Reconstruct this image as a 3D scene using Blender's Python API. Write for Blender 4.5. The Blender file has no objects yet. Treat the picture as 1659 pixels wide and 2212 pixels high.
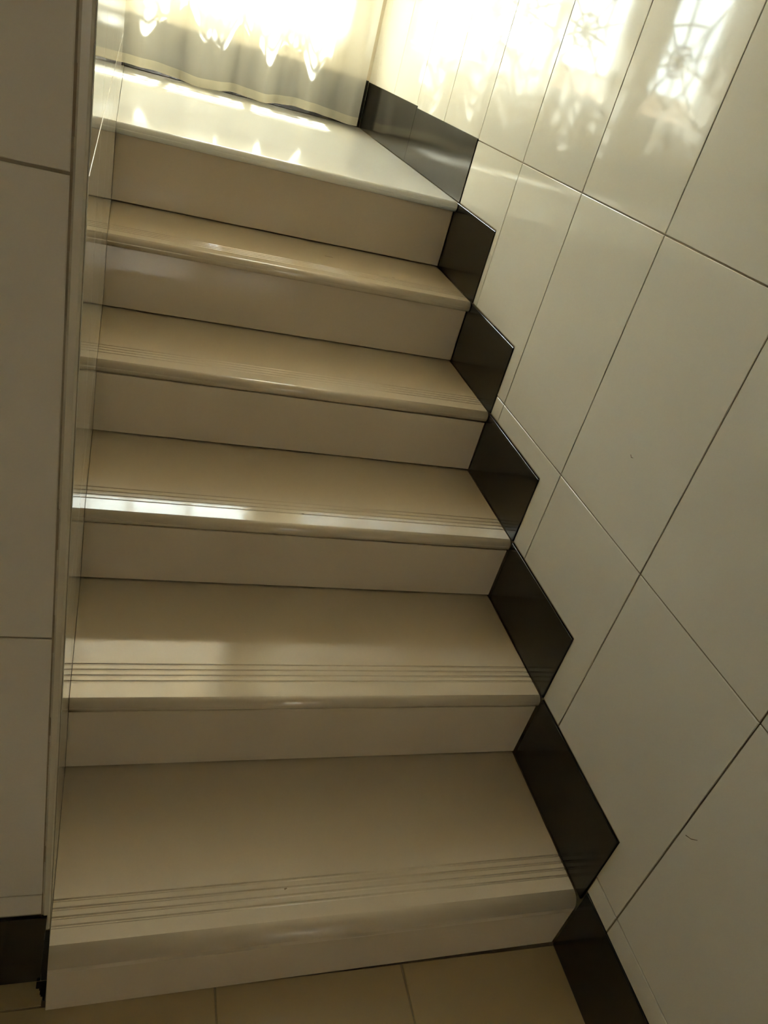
import bpy, math, random
from mathutils import Matrix, Vector

random.seed(7)
scene = bpy.context.scene
col = scene.collection

# ------------------------------------------------------------------ camera, sky, sun, exposure
cam_data = bpy.data.cameras.new('camera')
cam = bpy.data.objects.new('camera', cam_data)
col.objects.link(cam)
right = Vector((0.9404, -0.2299, 0.2507)).normalized()
look = Vector((0.3298, 0.7972, -0.5057)).normalized()
up = (-look).cross(right).normalized()
right = up.cross(-look).normalized()
m = Matrix((right, up, -look)).transposed().to_4x4()
m.translation = Vector((0.2736, -0.5704, 1.2273))
cam.matrix_world = m
cam_data.sensor_fit = 'HORIZONTAL'
cam_data.sensor_width = 36.0
cam_data.lens = 36.0 * 1634.68 / 1659.0
cam_data.clip_start = 0.02
scene.camera = cam

world = bpy.data.worlds.new('daylight')
scene.world = world
world.use_nodes = True
bg = world.node_tree.nodes['Background']
bg.inputs['Color'].default_value = (0.90, 0.975, 1.0, 1)
bg.inputs['Strength'].default_value = 15.5

sun_data = bpy.data.lights.new('sun', 'SUN')
sun_data.energy = 46.0
sun_data.angle = math.radians(2.0)
sun_data.color = (1.0, 0.98, 0.92)
sun = bpy.data.objects.new('sun', sun_data)
col.objects.link(sun)
sun_dir = Vector((-0.08, -1.0, -1.6)).normalized()      # the way the sunlight travels
sun.rotation_euler = sun_dir.to_track_quat('-Z', 'Y').to_euler()

scene.cycles.caustics_reflective = False
scene.cycles.blur_glossy = 0.5
vs = scene.view_settings
vs.view_transform = 'Standard'
vs.look = 'None'
vs.gamma = 1.0
vs.use_curve_mapping = False
vs.exposure = 1.08

# ------------------------------------------------------------------ measures (metres)
W = 1.0582                                   # face of the right wall
YN = [None, 0.0033, 0.3041, 0.5986, 0.8850, 1.1669, 1.4457]      # nosing fronts, step 1..6 (6 = landing)
YR = [-0.0000, 0.3030, 0.5985, 0.8860, 1.1830, 1.4650]           # front face of riser 1..6
ZT = [0.0, 0.1306, 0.2884, 0.4400, 0.5960, 0.7594, 0.9377]       # top of step 1..6
YB = 2.757                                   # back wall of the landing
ZL = ZT[6]
X0, WX = 0.2349, -0.0282                     # stair side of the left wall: x = X0 + WX*y
YF = 0.0325                                  # front face of the left wall
YEND = 1.75                                  # far end of the left wall
ZTOP = 3.45                                  # ceiling
ZJ = [0.1956, 0.6416, 1.0937, 1.5437, 1.9937, 2.4437, 2.8937, 3.3437]
YJ0, YJ = 0.5388, 0.3023


def xl(y):
    return X0 + WX * y


# ------------------------------------------------------------------ materials
def mat(name):
    mt = bpy.data.materials.new(name)
    mt.use_nodes = True
    return mt, mt.node_tree, mt.node_tree.nodes['Principled BSDF']


def ceramic(name, color, rough, vary=0.05, scale=6.0, ior=1.5, bump=0.0):
    mt, nt, b = mat(name)
    tc = nt.nodes.new('ShaderNodeTexCoord')
    nz = nt.nodes.new('ShaderNodeTexNoise')
    nz.inputs['Scale'].default_value = scale
    nz.inputs['Detail'].default_value = 6
    nt.links.new(tc.outputs['Object'], nz.inputs['Vector'])
    oi = nt.nodes.new('ShaderNodeObjectInfo')
    a = nt.nodes.new('ShaderNodeMath'); a.operation = 'ADD'
    nt.links.new(nz.outputs['Fac'], a.inputs[0])
    nt.links.new(oi.outputs['Random'], a.inputs[1])
    mr = nt.nodes.new('ShaderNodeMapRange')
    mr.inputs['From Min'].default_value = 0.2
    mr.inputs['From Max'].default_value = 1.8
    mr.inputs['To Min'].default_value = 1 - vary
    mr.inputs['To Max'].default_value = 1 + vary
    nt.links.new(a.outputs[0], mr.inputs['Value'])
    hs = nt.nodes.new('ShaderNodeHueSaturation')
    hs.inputs['Color'].default_value = (*color, 1)
    nt.links.new(mr.outputs[0], hs.inputs['Value'])
    nt.links.new(hs.outputs[0], b.inputs['Base Color'])
    b.inputs['Roughness'].default_value = rough
    b.inputs['IOR'].default_value = ior
    if bump:
        n2 = nt.nodes.new('ShaderNodeTexNoise')
        n2.inputs['Scale'].default_value = 9.0
        n2.inputs['Detail'].default_value = 1
        nt.links.new(tc.outputs['Object'], n2.inputs['Vector'])
        bp = nt.nodes.new('ShaderNodeBump')
        bp.inputs['Strength'].default_value = bump
        bp.inputs['Distance'].default_value = 0.01
        nt.links.new(n2.outputs['Fac'], bp.inputs['Height'])
        nt.links.new(bp.outputs[0], b.inputs['Normal'])
    return mt


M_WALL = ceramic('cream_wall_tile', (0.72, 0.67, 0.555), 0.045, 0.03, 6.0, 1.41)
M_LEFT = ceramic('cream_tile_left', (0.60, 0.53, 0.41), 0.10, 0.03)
M_STEP = ceramic('cream_step_tile', (0.58, 0.475, 0.33), 0.09, 0.03)
M_STEP_WORN = ceramic('cream_step_tile_worn', (0.58, 0.475, 0.33), 0.32, 0.03)
M_FLOOR = ceramic('cream_floor_tile', (0.50, 0.38, 0.21), 0.14, 0.04)
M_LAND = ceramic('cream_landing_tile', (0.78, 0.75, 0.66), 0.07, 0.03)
M_BLACK = ceramic('black_skirting_tile', (0.016, 0.013, 0.009), 0.13, 0.15)
M_GROUT = ceramic('brown_grout', (0.27, 0.215, 0.135), 0.9, 0.2, 40)
M_TRIM = ceramic('cream_edge_trim', (0.56, 0.48, 0.34), 0.3, 0.08, 30)
M_DIRT = ceramic('dark_dirt', (0.20, 0.145, 0.085), 0.9, 0.3, 60)
M_DIRT_SHADE = ceramic('black_dirt_and_shade', (0.03, 0.022, 0.012), 0.95, 0.3, 60)  # for the corner dirt and the shadow strip painted beside it
M_PLASTER = ceramic('cream_plaster', (0.62, 0.54, 0.40), 0.75, 0.04, 12)
M_CONCRETE = ceramic('grey_mortar', (0.16, 0.13, 0.09), 0.95, 0.2, 20)
M_FRAME = ceramic('white_window_frame', (0.74, 0.72, 0.66), 0.35, 0.03)
M_IRON = ceramic('grey_iron_grille', (0.16, 0.17, 0.18), 0.5, 0.1, 20)
M_GROUND = ceramic('dusty_ground', (0.42, 0.32, 0.22), 0.95, 0.2, 0.8)
M_RAIL = ceramic('brass_rail', (0.45, 0.33, 0.14), 0.35, 0.05)

M_GLASS, nt, b = mat('clear_window_glass')
nt.nodes.remove(b)
out = nt.nodes['Material Output']
tr = nt.nodes.new('ShaderNodeBsdfTransparent'); tr.inputs['Color'].default_value = (0.93, 0.97, 0.96, 1)
gl = nt.nodes.new('ShaderNodeBsdfGlossy'); gl.inputs['Roughness'].default_value = 0.0
lw = nt.nodes.new('ShaderNodeLayerWeight'); lw.inputs['Blend'].default_value = 0.5
pw = nt.nodes.new('ShaderNodeMath'); pw.operation = 'POWER'; pw.inputs[1].default_value = 4.0
nt.links.new(lw.outputs['Facing'], pw.inputs[0])
fr = nt.nodes.new('ShaderNodeMapRange'); fr.inputs['To Min'].default_value = 0.03; fr.inputs['To Max'].default_value = 0.9
nt.links.new(pw.outputs[0], fr.inputs['Value'])
mx = nt.nodes.new('ShaderNodeMixShader')
nt.links.new(fr.outputs[0], mx.inputs[0]); nt.links.new(tr.outputs[0], mx.inputs[1]); nt.links.new(gl.outputs[0], mx.inputs[2])
nt.links.new(mx.outputs[0], out.inputs['Surface'])


def sheer(name, open_share, color):
    mt, nt, b = mat(name)
    nt.nodes.remove(b)
    out = nt.nodes['Material Output']
    tr = nt.nodes.new('ShaderNodeBsdfTransparent')
    tl = nt.nodes.new('ShaderNodeBsdfTranslucent'); tl.inputs['Color'].default_value = (*color, 1)
    df = nt.nodes.new('ShaderNodeBsdfDiffuse'); df.inputs['Color'].default_value = (*color, 1)
    m1 = nt.nodes.new('ShaderNodeMixShader'); m1.inputs[0].default_value = 0.40
    nt.links.new(tl.outputs[0], m1.inputs[1]); nt.links.new(df.outputs[0], m1.inputs[2])
    m2 = nt.nodes.new('ShaderNodeMixShader'); m2.inputs[0].default_value = open_share
    nt.links.new(m1.outputs[0], m2.inputs[1]); nt.links.new(tr.outputs[0], m2.inputs[2])
    nt.links.new(m2.outputs[0], out.inputs['Surface'])
    return mt


M_SHEER = sheer('sheer_cream_voile', 0.46, (0.94, 0.92, 0.83))
M_FILL = sheer('frosted_fill_glass', 0.15, (0.92, 0.93, 0.90))  # diffusing pane of the added fill window
M_HEM = sheer('doubled_cream_voile', 0.12, (0.88, 0.84, 0.70))


# ------------------------------------------------------------------ helpers
def link(name, me, mt=None, parent=None):
    o = bpy.data.objects.new(name, me)
    col.objects.link(o)
    if mt is not None and not me.materials:
        me.materials.append(mt)
    if parent is not None:
        o.parent = parent
    return o


def mesh(name, verts, faces):
    me = bpy.data.meshes.new(name)
    me.from_pydata([tuple(v) for v in verts], [], faces)
    me.update()
    return me


def add(V, Fc, verts, faces):
    n = len(V)
    V.extend(verts)
    Fc.extend([tuple(i + n for i in f) for f in faces])


BOXF = [(0, 3, 2, 1), (4, 5, 6, 7), (0, 1, 5, 4), (1, 2, 6, 5), (2, 3, 7, 6), (3, 0, 4, 7)]


def box_vf(x0, x1, y0, y1, z0, z1):
    return [(x0, y0, z0), (x1, y0, z0), (x1, y1, z0), (x0, y1, z0),
            (x0, y0, z1), (x1, y0, z1), (x1, y1, z1), (x0, y1, z1)], BOXF


def boxes(name, lst, mt, parent=None):
    V, Fc = [], []
    for bx in lst:
        add(V, Fc, *box_vf(*bx))
    return link(name, mesh(name, V, Fc), mt, parent)


def tag(o, label=None, cat=None, group=None, kind=None):
    if label: o['label'] = label
    if cat: o['category'] = cat
    if group: o['group'] = group
    if kind: o['kind'] = kind
    return o


def inset(poly, d):
    """Polygon offset inwards by d (counter-clockwise points)."""
    n = len(poly)
    res = []
    for i in range(n):
        p0, p1, p2 = Vector(poly[i - 1]), Vector(poly[i]), Vector(poly[(i + 1) % n])
        e1 = (p1 - p0).normalized(); e2 = (p2 - p1).normalized()
        n1 = Vector((-e1.y, e1.x)); n2 = Vector((-e2.y, e2.x))
        k = 1 + n1.dot(n2)
        if k < 1e-4:
            res.append(tuple(p1 + n1 * d))
        else:
            res.append(tuple(p1 + (n1 + n2) * (d / k)))
    return res


def slab_mesh(name, poly, to3d, thick, chamfer=0.0007):
    """A tile: polygon (a, b), face at depth 0, thick behind, its face edges chamfered. to3d(a, b, depth) gives a point."""
    n = len(poly)
    inn = inset(poly, chamfer)
    V = [to3d(a, b, 0) for a, b in inn] + [to3d(a, b, chamfer) for a, b in poly] + [to3d(a, b, thick) for a, b in poly]
    Fc = [tuple(range(n)), tuple(reversed(range(2 * n, 3 * n)))]
    for r in range(2):
        for i in range(n):
            j = (i + 1) % n
            Fc.append((r * n + j, r * n + i, (r + 1) * n + i, (r + 1) * n + j))
    me = mesh(name, V, Fc)
    import bmesh
    bm = bmesh.new(); bm.from_mesh(me)
    bmesh.ops.recalc_face_normals(bm, faces=bm.faces)
    bm.to_mesh(me); bm.free()
    return me


G = 0.0013                                   # half a joint
TH = 0.008                                   # tile thickness
GR = 0.002                                   # depth of the grout behind the tile faces

# ------------------------------------------------------------------ the shell
hall_y = -5.0
ground = boxes('ground', [(-25, 25, -25, 30, -0.45, -0.25)], M_GROUND)
tag(ground, 'dusty tan ground outside the stairwell window', 'ground', kind='structure')

floor = boxes('floor', [(-1.6, W + 0.25, hall_y - 0.2, YB + 0.16, -0.25, -GR)], M_GROUT)
tag(floor, 'beige tiled hall floor at the foot of the stairs', 'floor', kind='structure')

wall_right = boxes('wall_right', [(W + GR, W + 0.25, hall_y - 0.2, YB + 0.16, -TH, ZTOP)], M_GROUT)
tag(wall_right, 'glossy cream tiled wall along the right side of the stairs', 'wall', kind='structure')

WIN = [('window_1', 0.0, 0.93, 1.25, 3.30), ('window_2', -0.47, -0.13, 1.25, 3.30)]
YO = YB + 0.16                               # outer face of the back wall
wall_back = boxes('wall_back', [
    (-1.2, W + TH, YB, YO, -TH, 1.25), (-1.2, W + TH, YB, YO, 3.30, ZTOP),
    (-1.2, -0.47, YB, YO, 1.25, 3.30), (-0.13, 0.0, YB, YO, 1.25, 3.30), (0.93, W + TH, YB, YO, 1.25, 3.30)], M_PLASTER)
tag(wall_back, 'cream plastered wall with the bright windows behind the curtain', 'wall', kind='structure')

# left wall: front face towards the hall, side face towards the stairs
V, Fc = [], []
xa, xb = xl(YF + GR) - 0.0004, xl(YEND) - 0.0004
foot = [(-1.6, YF + GR), (xa, YF + GR), (xb, YEND), (0.0, YEND), (0.0, 0.20), (-1.6, 0.20)]
V = [(x, y, -TH) for x, y in foot] + [(x, y, ZTOP) for x, y in foot]
n = len(foot)
Fc = [tuple(reversed(range(n))), tuple(range(n, 2 * n))] + [(i, (i + 1) % n, n + (i + 1) % n, n + i) for i in range(n)]
wall_left = link('wall_left', mesh('wall_left', V, Fc), M_GROUT)
tag(wall_left, 'cream tiled wall end on the left of the stairs', 'wall', kind='structure')

wall_inner = boxes('wall_inner', [(-1.2, 0.0, YEND - 0.1, YEND, -TH, ZTOP), (-1.2, -1.05, YEND, YB, -TH, ZTOP)], M_PLASTER)
tag(wall_inner, 'plain plastered wall beside the landing, hidden by the left wall', 'wall', kind='structure')

DX0, DX1, DZ = 0.05, 0.95, 2.0
wall_front = boxes('wall_front', [(-1.6, DX0, hall_y - 0.2, hall_y, -TH, ZTOP), (DX1, W + TH, hall_y - 0.2, hall_y, -TH, ZTOP),
                                  (DX0, DX1, hall_y - 0.2, hall_y, -TH, 0.9), (DX0, DX1, hall_y - 0.2, hall_y, DZ, ZTOP),
                                  (-1.8, -1.6, hall_y - 0.2, 0.2, -TH, ZTOP)], M_PLASTER)
tag(wall_front, 'plastered hall wall with an added fill window behind the viewer', 'wall', kind='structure')

hall_fill = boxes('fill_window', [(DX0, DX1, hall_y - 0.12, hall_y - 0.06, 0.9, 0.94), (DX0, DX1, hall_y - 0.12, hall_y - 0.06, DZ - 0.04, DZ),
                                 (DX0, DX0 + 0.04, hall_y - 0.12, hall_y - 0.06, 0.94, DZ - 0.04), (DX1 - 0.04, DX1, hall_y - 0.12, hall_y - 0.06, 0.94, DZ - 0.04)], M_FRAME)
tag(hall_fill, 'added frosted fill window, unseen, in the hall wall behind the viewer', 'window', kind='structure')  # out of view, added to give soft fill light from the hall
boxes('fill_pane', [(DX0 + 0.04, DX1 - 0.04, hall_y - 0.0905, hall_y - 0.0900, 0.94, DZ - 0.04)], M_FILL, hall_fill)

ceiling = boxes('ceiling', [(-1.8, W + 0.25, hall_y - 0.2, YO, ZTOP, ZTOP + 0.15)], M_PLASTER)
tag(ceiling, 'plain cream ceiling above the stairwell', 'ceiling', kind='structure')

wall_outside = boxes('wall_outside', [(-9, 9, 9.0, 9.2, -0.3, 1.62)], M_GROUND)
tag(wall_outside, 'tan boundary wall outside, seen in reflection through the window', 'wall', kind='structure')

sun_block = boxes('sun_block_slab', [(-2.5, 2.5, YO, YO + 0.92, 3.34, 3.44)], M_PLASTER)  # added out of view to cut off the upper sunlight
tag(sun_block, 'unseen slab added outside above the window to limit the sun', 'sunshade', kind='structure')


# ---- right wall tiles, clipped by the stepped skirting
def skirt_top(y):
    if y >= YN[6]: return ZJ[2]
    for k in range(5, 0, -1):
        if y >= YN[k]: return ZT[k + 1]
    return 0.1555


def on_right(a, b, d):                       # a = y, b = z, seen from the stairs
    return (W + d, a, b)


full_mesh = {}
steps_y = [-9] + YN[1:]
for n in range(-6, 9):
    ya = YJ0 + YJ * n; yb = min(ya + YJ, YB)
    if yb - ya < 0.02: continue
    for r in range(-1, len(ZJ)):
        za = ZJ[r] if r >= 0 else 0.0
        zb = ZJ[r + 1] if r + 1 < len(ZJ) else ZTOP
        p0, p1 = ya + G, yb - G
        q0, q1 = za + G, zb - G
        cuts = [p0] + [y for y in YN[1:] if p0 < y < p1] + [p1]
        low = []
        for c0, c1 in zip(cuts, cuts[1:]):
            s = skirt_top((c0 + c1) / 2) + (G if skirt_top((c0 + c1) / 2) > q0 else -1)
            if s >= q1 - 0.004: break
            low.append((c0, c1, max(q0, s)))
        if not low: continue
        pts = []
        for c0, c1, s in low:
            for c in ((c0, s), (c1, s)):
                if not pts or (abs(pts[-1][0] - c[0]) > 1e-6 or abs(pts[-1][1] - c[1]) > 1e-6): pts.append(c)
        if low[-1][1] < p1:                  # stop short of the next skirting tile
            pts[-1] = (pts[-1][0] - G, pts[-1][1])
        pts += [(pts[-1][0], q1), (p0, q1)]
        clean = []                           # drop collinear points
        for i, p in enumerate(pts):
            a_, c_ = pts[i - 1], pts[(i + 1) % len(pts)]
            if abs((p[0] - a_[0]) * (c_[1] - p[1]) - (p[1] - a_[1]) * (c_[0] - p[0])) > 1e-9: clean.append(p)
        o = link('tile', slab_mesh('tile', clean, on_right, TH), M_WALL, wall_right)
# plain tiled surface further back in the hall, out of the picture
boxes('plain_facing', [(W, W + TH, hall_y, YJ0 - 6 * YJ - G, 0, ZTOP)], M_WALL, wall_right)

# ---- skirting along the right wall: one black tile on every step, then the floor and the landing
baseboard_right = boxes('baseboard_right', [(W + 0.0015, W + TH - 0.0005, -1.5, YB - 0.001, -TH, 0.10)], M_GROUT)
tag(baseboard_right, 'black tile skirting stepping up along the right wall', 'skirting', kind='structure')


def on_skirt(a, b, d):
    return (W - 0.0025 + d, a, b)


def skirt(y0, y1, z0, z1):
    poly = [(y0, z0), (y1, z0), (y1, z1), (y0, z1)]
    link('skirting_tile', slab_mesh('skirting_tile', poly, on_skirt, 0.0095), M_BLACK, baseboard_right)


yy = YR[0] - 0.001
while yy > -1.5:
    skirt(yy - 0.45 + 0.002, yy, 0.001, 0.1555); yy -= 0.45
for k in range(1, 6):
    skirt(YN[k] + 0.001, YR[k] - 0.001, ZT[k] + 0.001, ZT[k + 1] - 0.002)
skirt(YN[6] + 0.001, 2.033, ZL + 0.001, ZJ[2] + 0.004)
skirt(2.035, YB - 0.011, ZL + 0.001, ZJ[2] + 0.010)

baseboard_back = boxes('baseboard_back', [(-1.04, W, YB - 0.003, YB, ZL, ZL + 0.10)], M_GROUT)
tag(baseboard_back, 'black tile skirting below the window behind the curtain hem', 'skirting', kind='structure')
for i in range(5):
    x1 = W - 0.004 - i * 0.45; x0 = max(x1 - 0.448, -1.04)
    poly = [(x0, ZL + 0.001), (x1, ZL + 0.001), (x1, 1.107), (x0, 1.107)]
    link('skirting_tile', slab_mesh('skirting_tile', poly, lambda a, b, d: (a, YB - 0.010 + d, b), 0.0065), M_BLACK, baseboard_back)


# ---- left wall tiles
def on_side(a, b, d):                        # a = y
    return (xl(a) - d, a, b)


def on_front(a, b, d):                       # a = x
    return (a, YF + d, b)


zj_l = [0.0, 0.2171, 0.6617, 1.1000, 1.5450, 1.9900, 2.4350, 2.8800, 3.3250, ZTOP]
yj_l = [YF + 0.013] + [0.28 + 0.30 * i for i in range(5)] + [YEND - 0.004]
for ya, yb in zip(yj_l, yj_l[1:]):
    for za, zb in zip(zj_l, zj_l[1:]):
        poly = [(ya + G, za + G), (yb - G, za + G), (yb - G, zb - G), (ya + G, zb - G)]
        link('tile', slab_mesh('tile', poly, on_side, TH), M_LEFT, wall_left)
for i in range(3):
    x1 = 0.2232 - 0.30 * i; x0 = x1 - 0.30
    for j, (za, zb) in enumerate(zip(zj_l, zj_l[1:])):
        if j == 0: za = 0.172
        poly = [(x0 + G, za + G), (x1 - G, za + G), (x1 - G, zb - G), (x0 + G, zb - G)]
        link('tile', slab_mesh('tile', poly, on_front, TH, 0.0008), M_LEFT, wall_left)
link('edge_trim', slab_mesh('edge_trim', [(0.2234, 0.1325), (0.2330, 0.1325), (0.2330, ZTOP), (0.2234, ZTOP)], on_front, 0.012, 0.002), M_TRIM, wall_left)
# the crumbled joint between the wall tiles and the trim
V, Fc = [], []
z = 0.14
while z < ZTOP:
    h = random.uniform(0.01, 0.05)
    if random.random() < 0.45:
        w = random.uniform(0.0006, 0.0016)
        add(V, Fc, *box_vf(0.2228 - w, 0.2228 + w, YF + 0.0012, YF + TH, z, z + h))
    z += h + random.uniform(0.0, 0.02)
o = link('joint_dirt', mesh('joint_dirt', V, Fc), M_DIRT, wall_left); o['kind'] = 'stuff'

baseboard_left = boxes('baseboard_left', [(-1.55, 0.223, YF + 0.0035, YF + TH, 0.004, 0.15)], M_GROUT)
tag(baseboard_left, 'black tile skirting at the foot of the left wall', 'skirting', kind='structure')
for i in range(4):
    x1 = 0.2245 - 0.45 * i; x0 = max(x1 - 0.448, -1.59)
    poly = [(x0, 0.006), (x1, 0.006), (x1 + (0.005 if i == 0 else 0), 0.1685), (x0, 0.1685)]
    link('skirting_tile', slab_mesh('skirting_tile', poly, lambda a, b, d: (a, YF - 0.003 + d, b), 0.0065), M_BLACK, baseboard_left)


# ---- floor tiles
def on_floor(a, b, d):
    return (a, b, -d)


xs = [0.469 + 0.300 * i for i in range(-6, 2)] + [W]
ys = [YF + 0.005] + [-0.002 - 0.30 * i for i in range(0, 8)]
for xa_, xb_ in zip(xs, xs[1:]):
    for j in range(1, len(ys) - 1):
        poly = [(xa_ + G, ys[j + 1] + G), (xb_ - G, ys[j + 1] + G), (xb_ - G, ys[j] - G), (xa_ + G, ys[j] - G)]
        link('tile', slab_mesh('tile', poly, on_floor, TH, 0.0008), M_FLOOR, floor)
boxes('strip_tile', [(-1.5, 0.2290, -0.002 + G, YF + 0.004, -TH, 0)], M_FLOOR, floor)
boxes('plain_tiling', [(-1.6, W, hall_y, ys[-1] - G, -TH, 0)], M_FLOOR, floor)

# ------------------------------------------------------------------ window
for name, x0, x1, z0, z1 in WIN:
    f = 0.035
    yg = YB + 0.07
    frame = boxes(name, [(x0, x1, yg - 0.02, yg + 0.02, z0, z0 + 0.025), (x0, x1, yg - 0.02, yg + 0.02, z1 - f, z1),
                         (x0, x0 + f, yg - 0.02, yg + 0.02, z0 + f, z1 - f), (x1 - f, x1, yg - 0.02, yg + 0.02, z0 + f, z1 - f)], M_FRAME)
    tag(frame, 'bright three pane window with an iron grille at the landing' if name == 'window_1'
        else 'narrow single pane window with an iron grille, left of the wide one', 'window', kind='structure')
    npane = 3 if name == 'window_1' else 1
    w = (x1 - x0 - 2 * f) / npane
    for i in range(npane):
        a, c = x0 + f + i * w, x0 + f + (i + 1) * w
        if i:
            boxes('mullion', [(a - 0.018, a + 0.018, yg - 0.018, yg + 0.018, z0 + f, z1 - f)], M_FRAME, frame)
        boxes('glass_pane', [(a + (0.018 if i else 0), c - (0.018 if i < npane - 1 else 0), yg - 0.002, yg + 0.002, z0 + f, z1 - f)], M_GLASS, frame)
        # sunburst grille: rays and rings of flat bar, one panel above the other
        V, Fc = [], []
        t = 0.0052

        def bar(p, q):
            p, q = Vector((p[0], yg + 0.045, p[1])), Vector((q[0], yg + 0.045, q[1]))
            d = (q - p)
            if d.length < 1e-4: return
            d.normalize()
            s = Vector((-d.z, 0, d.x)) * t
            e = Vector((0, t, 0))
            add(V, Fc, [p - s - e, q - s - e, q + s - e, p + s - e, p - s + e, q - s + e, q + s + e, p + s + e], BOXF)

        cx, hw = (a + c) / 2, (c - a) / 2
        for j in range(4):
            hh = 0.29
            cz = z0 + 0.25 + 2 * hh * j
            if cz > z1: break
            N = 10
            out_pts, mid, inn = [], [], []
            for k in range(N):
                ang = math.tau * (k + 0.35) / N
                dx, dz = math.cos(ang), math.sin(ang)
                rr = min(hw / max(abs(dx), 1e-6), hh / max(abs(dz), 1e-6))
                out_pts.append((cx + dx * rr, cz + dz * rr))
                r2 = 0.66 * min(rr, 0.24) * (1.12 if k % 2 else 0.9)
                r1 = 0.36 * min(rr, 0.17)
                mid.append((cx + dx * r2, cz + dz * r2)); inn.append((cx + dx * r1, cz + dz * r1))
            for k in range(N):
                bar((cx, cz), out_pts[k]); bar(mid[k], mid[(k + 1) % N]); bar(inn[k], inn[(k + 1) % N])
            bar((a, cz - hh), (c, cz - hh)); bar((a, cz + hh), (c, cz + hh))
        link('grille', mesh('grille', V, Fc), M_IRON, frame)

# ------------------------------------------------------------------ staircase
stairs = bpy.data.objects.new('staircase', None)
stairs.location = (0, 0, 0)
col.objects.link(stairs)
tag(stairs, 'flight of cream tiled stairs with grooved treads climbing to the landing', 'staircase')
XR = W - 0.0045
SK = -0.0105


def skew(y, x):
    return y + SK * (W - x) / (W - X0)


def extrude(name, prof, parent, mt):
    """A profile of (y, z) points carried from the left wall to the right wall."""
    n = len(prof)
    V = []
    for y, z in prof:
        x = xl(y) + 0.0008
        V.append((x, skew(y, x), z))
    for y, z in prof:
        V.append((XR, skew(y, XR), z))
    Fc = [tuple(range(n)), tuple(reversed(range(n, 2 * n)))]
    Fc += [((i + 1) % n, i, n + i, n + (i + 1) % n) for i in range(n)]
    me = mesh(name, V, Fc)
    import bmesh
    bm = bmesh.new(); bm.from_mesh(me)
    bmesh.ops.recalc_face_normals(bm, faces=bm.faces)
    bm.to_mesh(me); bm.free()
    for p in me.polygons:                    # only the rounded nosing is smooth
        p.use_smooth = min(abs(p.normal.y), abs(p.normal.z)) > 0.03
    return link(name, me, mt, parent)


TT = 0.025


def tread_profile(yn, z, yback, rad, thick, grooves=True, square=False):
    pts = [(yback, z - thick)]
    lo = [(yn + 0.018, z - thick), (yn, z - thick)] if square else []
    for k in range(0 if square else 7):                       # lower round
        a = -math.pi / 2 - (math.pi / 2) * k / 6
        lo.append((yn + rad + rad * math.cos(a), z - thick + rad + rad * math.sin(a)))
    hi = []
    for k in range(7):
        a = math.pi - (math.pi / 2) * k / 6
        hi.append((yn + rad + rad * math.cos(a), z - rad + rad * math.sin(a)))
    pts += lo + hi
    if grooves:
        for g in (0.0455, 0.0580, 0.0705, 0.0830):
            pts += [(yn + g - 0.0026, z), (yn + g - 0.0008, z - 0.0011), (yn + g + 0.0008, z - 0.0011), (yn + g + 0.0026, z)]
    pts.append((yback, z))
    out = []
    for p in pts:
        if not out or (Vector(p) - Vector(out[-1])).length > 1e-6: out.append(p)
    return out


for k in range(1, 6):
    extrude('tread', tread_profile(YN[k] - 0.002, ZT[k], YR[k] + 0.010, 0.0115 if k > 1 else 0.021, TT if k > 1 else 0.031, True, k == 1), stairs, M_STEP if k > 1 else M_STEP_WORN)
for k in range(0, 6):
    y0 = YR[k]; za = ZT[k] + 0.0032; zb = ZT[k + 1] - (TT if k else 0.031) - (0.001 if k else 0.0002)
    c = 0.001
    yfr = max(y0, YN[k + 1] + 0.004) if k else YN[1] - 0.002
    c = 0.001 if k else 0.0001
    extrude('riser', [(yfr + c, za), (yfr + 0.012, za), (yfr + 0.012, zb), (yfr + c, zb), (yfr, zb - c), (yfr, za + c)], stairs, M_STEP)
# mortar core under the tiles
core = [(0.013, -TH + 0.001)]
for k in range(1, 6):
    core += [(YR[k - 1] + 0.0165 if k > 1 else 0.013, ZT[k] - 0.032), (YR[k] + 0.0165, ZT[k] - 0.032)]
core += [(YR[5] + 0.0165, ZL - 0.032), (YB - 0.012, ZL - 0.032), (YB - 0.012, -TH + 0.001)]
extrude('mortar_core', core, stairs, M_CONCRETE)
# landing slab: rounded nosing towards the stairs, its left part running on past the end of the left wall
extrude('landing_slab', tread_profile(YN[6] - 0.002, ZL, YB - 0.0105, 0.0115, TT, False), stairs, M_LAND)
ya_, yb_ = YEND + 0.002, YB - 0.0105
foot = [(-1.045, ya_), (xl(ya_) - 0.001, ya_), (xl(yb_) - 0.001, yb_), (-1.045, yb_)]
side = link('floor', mesh('floor', [(x, y, -GR) for x, y in foot] + [(x, y, ZL) for x, y in foot], BOXF), M_LAND)
tag(side, 'part of the landing floor running on behind the left wall', 'floor', kind='structure')

# ------------------------------------------------------------------ curtain
curtain = bpy.data.objects.new('curtain', None)
curtain.location = (0.2, YB - 0.08, ZL)
col.objects.link(curtain)
tag(curtain, 'sheer cream curtain hanging to the landing floor before the window', 'curtain')
cl = Vector(curtain.location)
XC0, XC1 = -0.72, 1.022
YCUR = 2.675


def curtain_y(x, t):
    """t = 0 at the hem, 1 at the rail"""
    amp = 0.026 * (1 - 0.35 * t)
    ph = math.tau * (x - 0.34) / 0.198 + 0.5 * math.sin(7.3 * x + 1.0)
    return YCUR + amp * math.cos(ph) + 0.010 * math.sin(2.3 * ph + 0.7) + 0.006 * math.sin(23 * x)


def hem_z(x):
    return ZL + 0.012 + 0.006 * math.sin(9.0 * x + 0.5) + 0.004 * math.sin(23 * x + 2)


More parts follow.
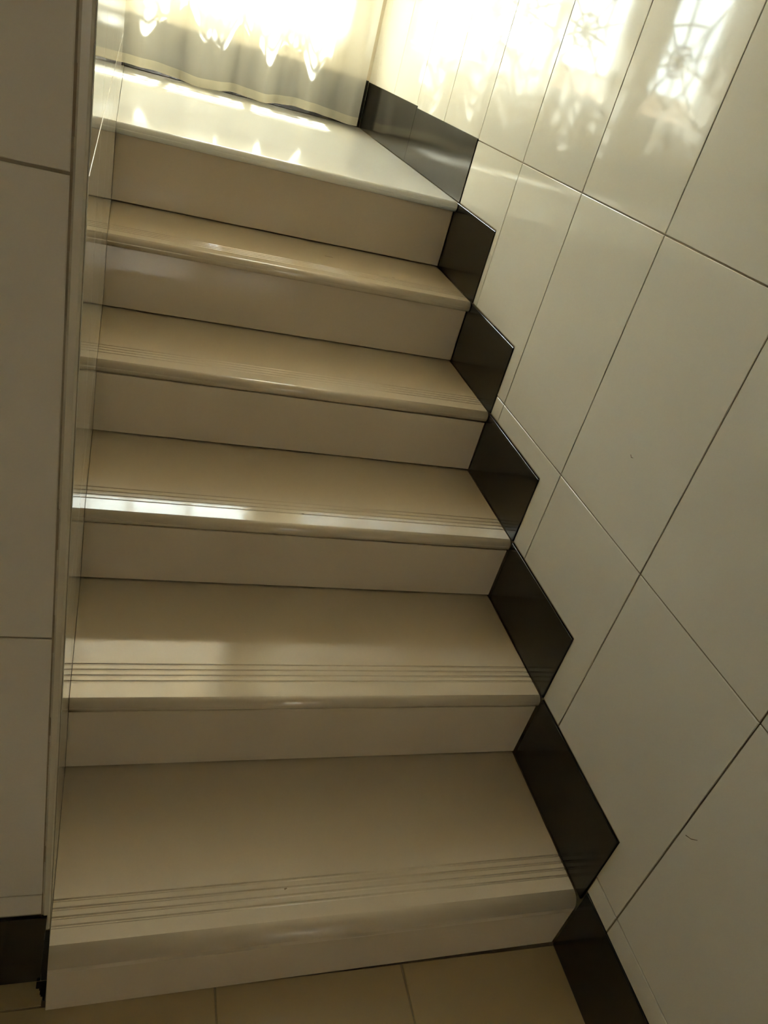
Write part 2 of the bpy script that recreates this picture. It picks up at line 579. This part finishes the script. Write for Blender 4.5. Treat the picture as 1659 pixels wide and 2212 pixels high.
def sheet(name, z_of, ny, mt, dy=0.0):
    nx = 220
    V, Fc = [], []
    for j in range(ny + 1):
        for i in range(nx + 1):
            x = XC0 + (XC1 - XC0) * i / nx
            zz = z_of(x, j / ny)
            t = (zz - ZL) / (3.36 - ZL)
            V.append((x - cl.x, curtain_y(x, t) + dy - cl.y, zz - cl.z))
    for j in range(ny):
        for i in range(nx):
            a = j * (nx + 1) + i
            Fc.append((a, a + 1, a + nx + 2, a + nx + 1))
    me = mesh(name, V, Fc)
    for p in me.polygons: p.use_smooth = True
    return link(name, me, mt, curtain)


sheet('drape', lambda x, t: hem_z(x) + 0.03 + (3.36 - hem_z(x) - 0.03) * t, 24, M_SHEER)
sheet('hem', lambda x, t: hem_z(x) + 0.03 * t, 3, M_HEM)
V, Fc = [], []
for s in range(12):
    a = math.tau * s / 12
    V += [(-0.80 - cl.x, YCUR + 0.012 * math.cos(a) - cl.y, 3.38 + 0.012 * math.sin(a) - cl.z),
          (1.05 - cl.x, YCUR + 0.012 * math.cos(a) - cl.y, 3.38 + 0.012 * math.sin(a) - cl.z)]
for s in range(12):
    Fc.append((2 * s, 2 * s + 1, (2 * s + 3) % 24, (2 * s + 2) % 24))
Fc += [tuple(range(0, 24, 2)), tuple(reversed(range(1, 24, 2)))]
link('curtain_rail', mesh('curtain_rail', V, Fc), M_RAIL, curtain)

# ------------------------------------------------------------------ small marks: specks and scratches on the tiles
def mark(parent, pts, r, up_vec, name='stain'):
    """A thin smear of dirt along pts, lying on a surface with normal up_vec."""
    V, Fc = [], []
    up_vec = Vector(up_vec)
    for p, q in zip(pts, pts[1:]):
        p, q = Vector(p), Vector(q)
        d = (q - p).normalized()
        s_ = d.cross(up_vec).normalized() * r
        h = up_vec * 0.0003
        e = d * r
        add(V, Fc, [p - e - s_, q + e - s_ * 0.6, q + e + s_ * 0.6, p - e + s_,
                    p - e - s_ + h, q + e - s_ * 0.6 + h, q + e + s_ * 0.6 + h, p - e + s_ + h], BOXF)
    return link(name, mesh(name, V, Fc), M_DIRT, parent)


T = (0, 0, 1)
mark(stairs, [(0.5607, 0.0640, ZT[1]), (0.5622, 0.0645, ZT[1])], 0.0013, T)
mark(stairs, [(0.6100, 0.6380, ZT[3]), (0.6130, 0.6385, ZT[3])], 0.0010, T)
mark(stairs, [(0.7080, 1.3400, ZT[5]), (0.7200, 1.3420, ZT[5]), (0.7270, 1.3380, ZT[5])], 0.0008, T)
mark(stairs, [(0.8690, 1.2610, ZT[5]), (0.8740, 1.2620, ZT[5])], 0.0008, T)
mark(wall_right, [(W, 0.3810, 0.7770), (W, 0.3770, 0.7745), (W, 0.3730, 0.7760)], 0.0006, (-1, 0, 0))
mark(wall_right, [(W, -0.0760, 0.4240), (W, -0.0850, 0.4290), (W, -0.0925, 0.4375)], 0.0006, (-1, 0, 0))
V, Fc = [], []
add(V, Fc, *box_vf(0.2250, 0.2334, YF + 0.0005, YF + 0.003, 0.0, 0.129))  # dark upright strip painted in for the shadow between skirting and step
for i in range(9):
    x = 0.2195 + 0.0015 * i
    add(V, Fc, *box_vf(x, x + 0.0016, 0.024 - 0.0022 * i + random.uniform(-0.003, 0.003), YF - 0.001, 0.0, 0.0012))
o = link('corner_dirt_and_shade', mesh('corner_dirt_and_shade', V, Fc), M_DIRT_SHADE, floor)
o['kind'] = 'stuff'
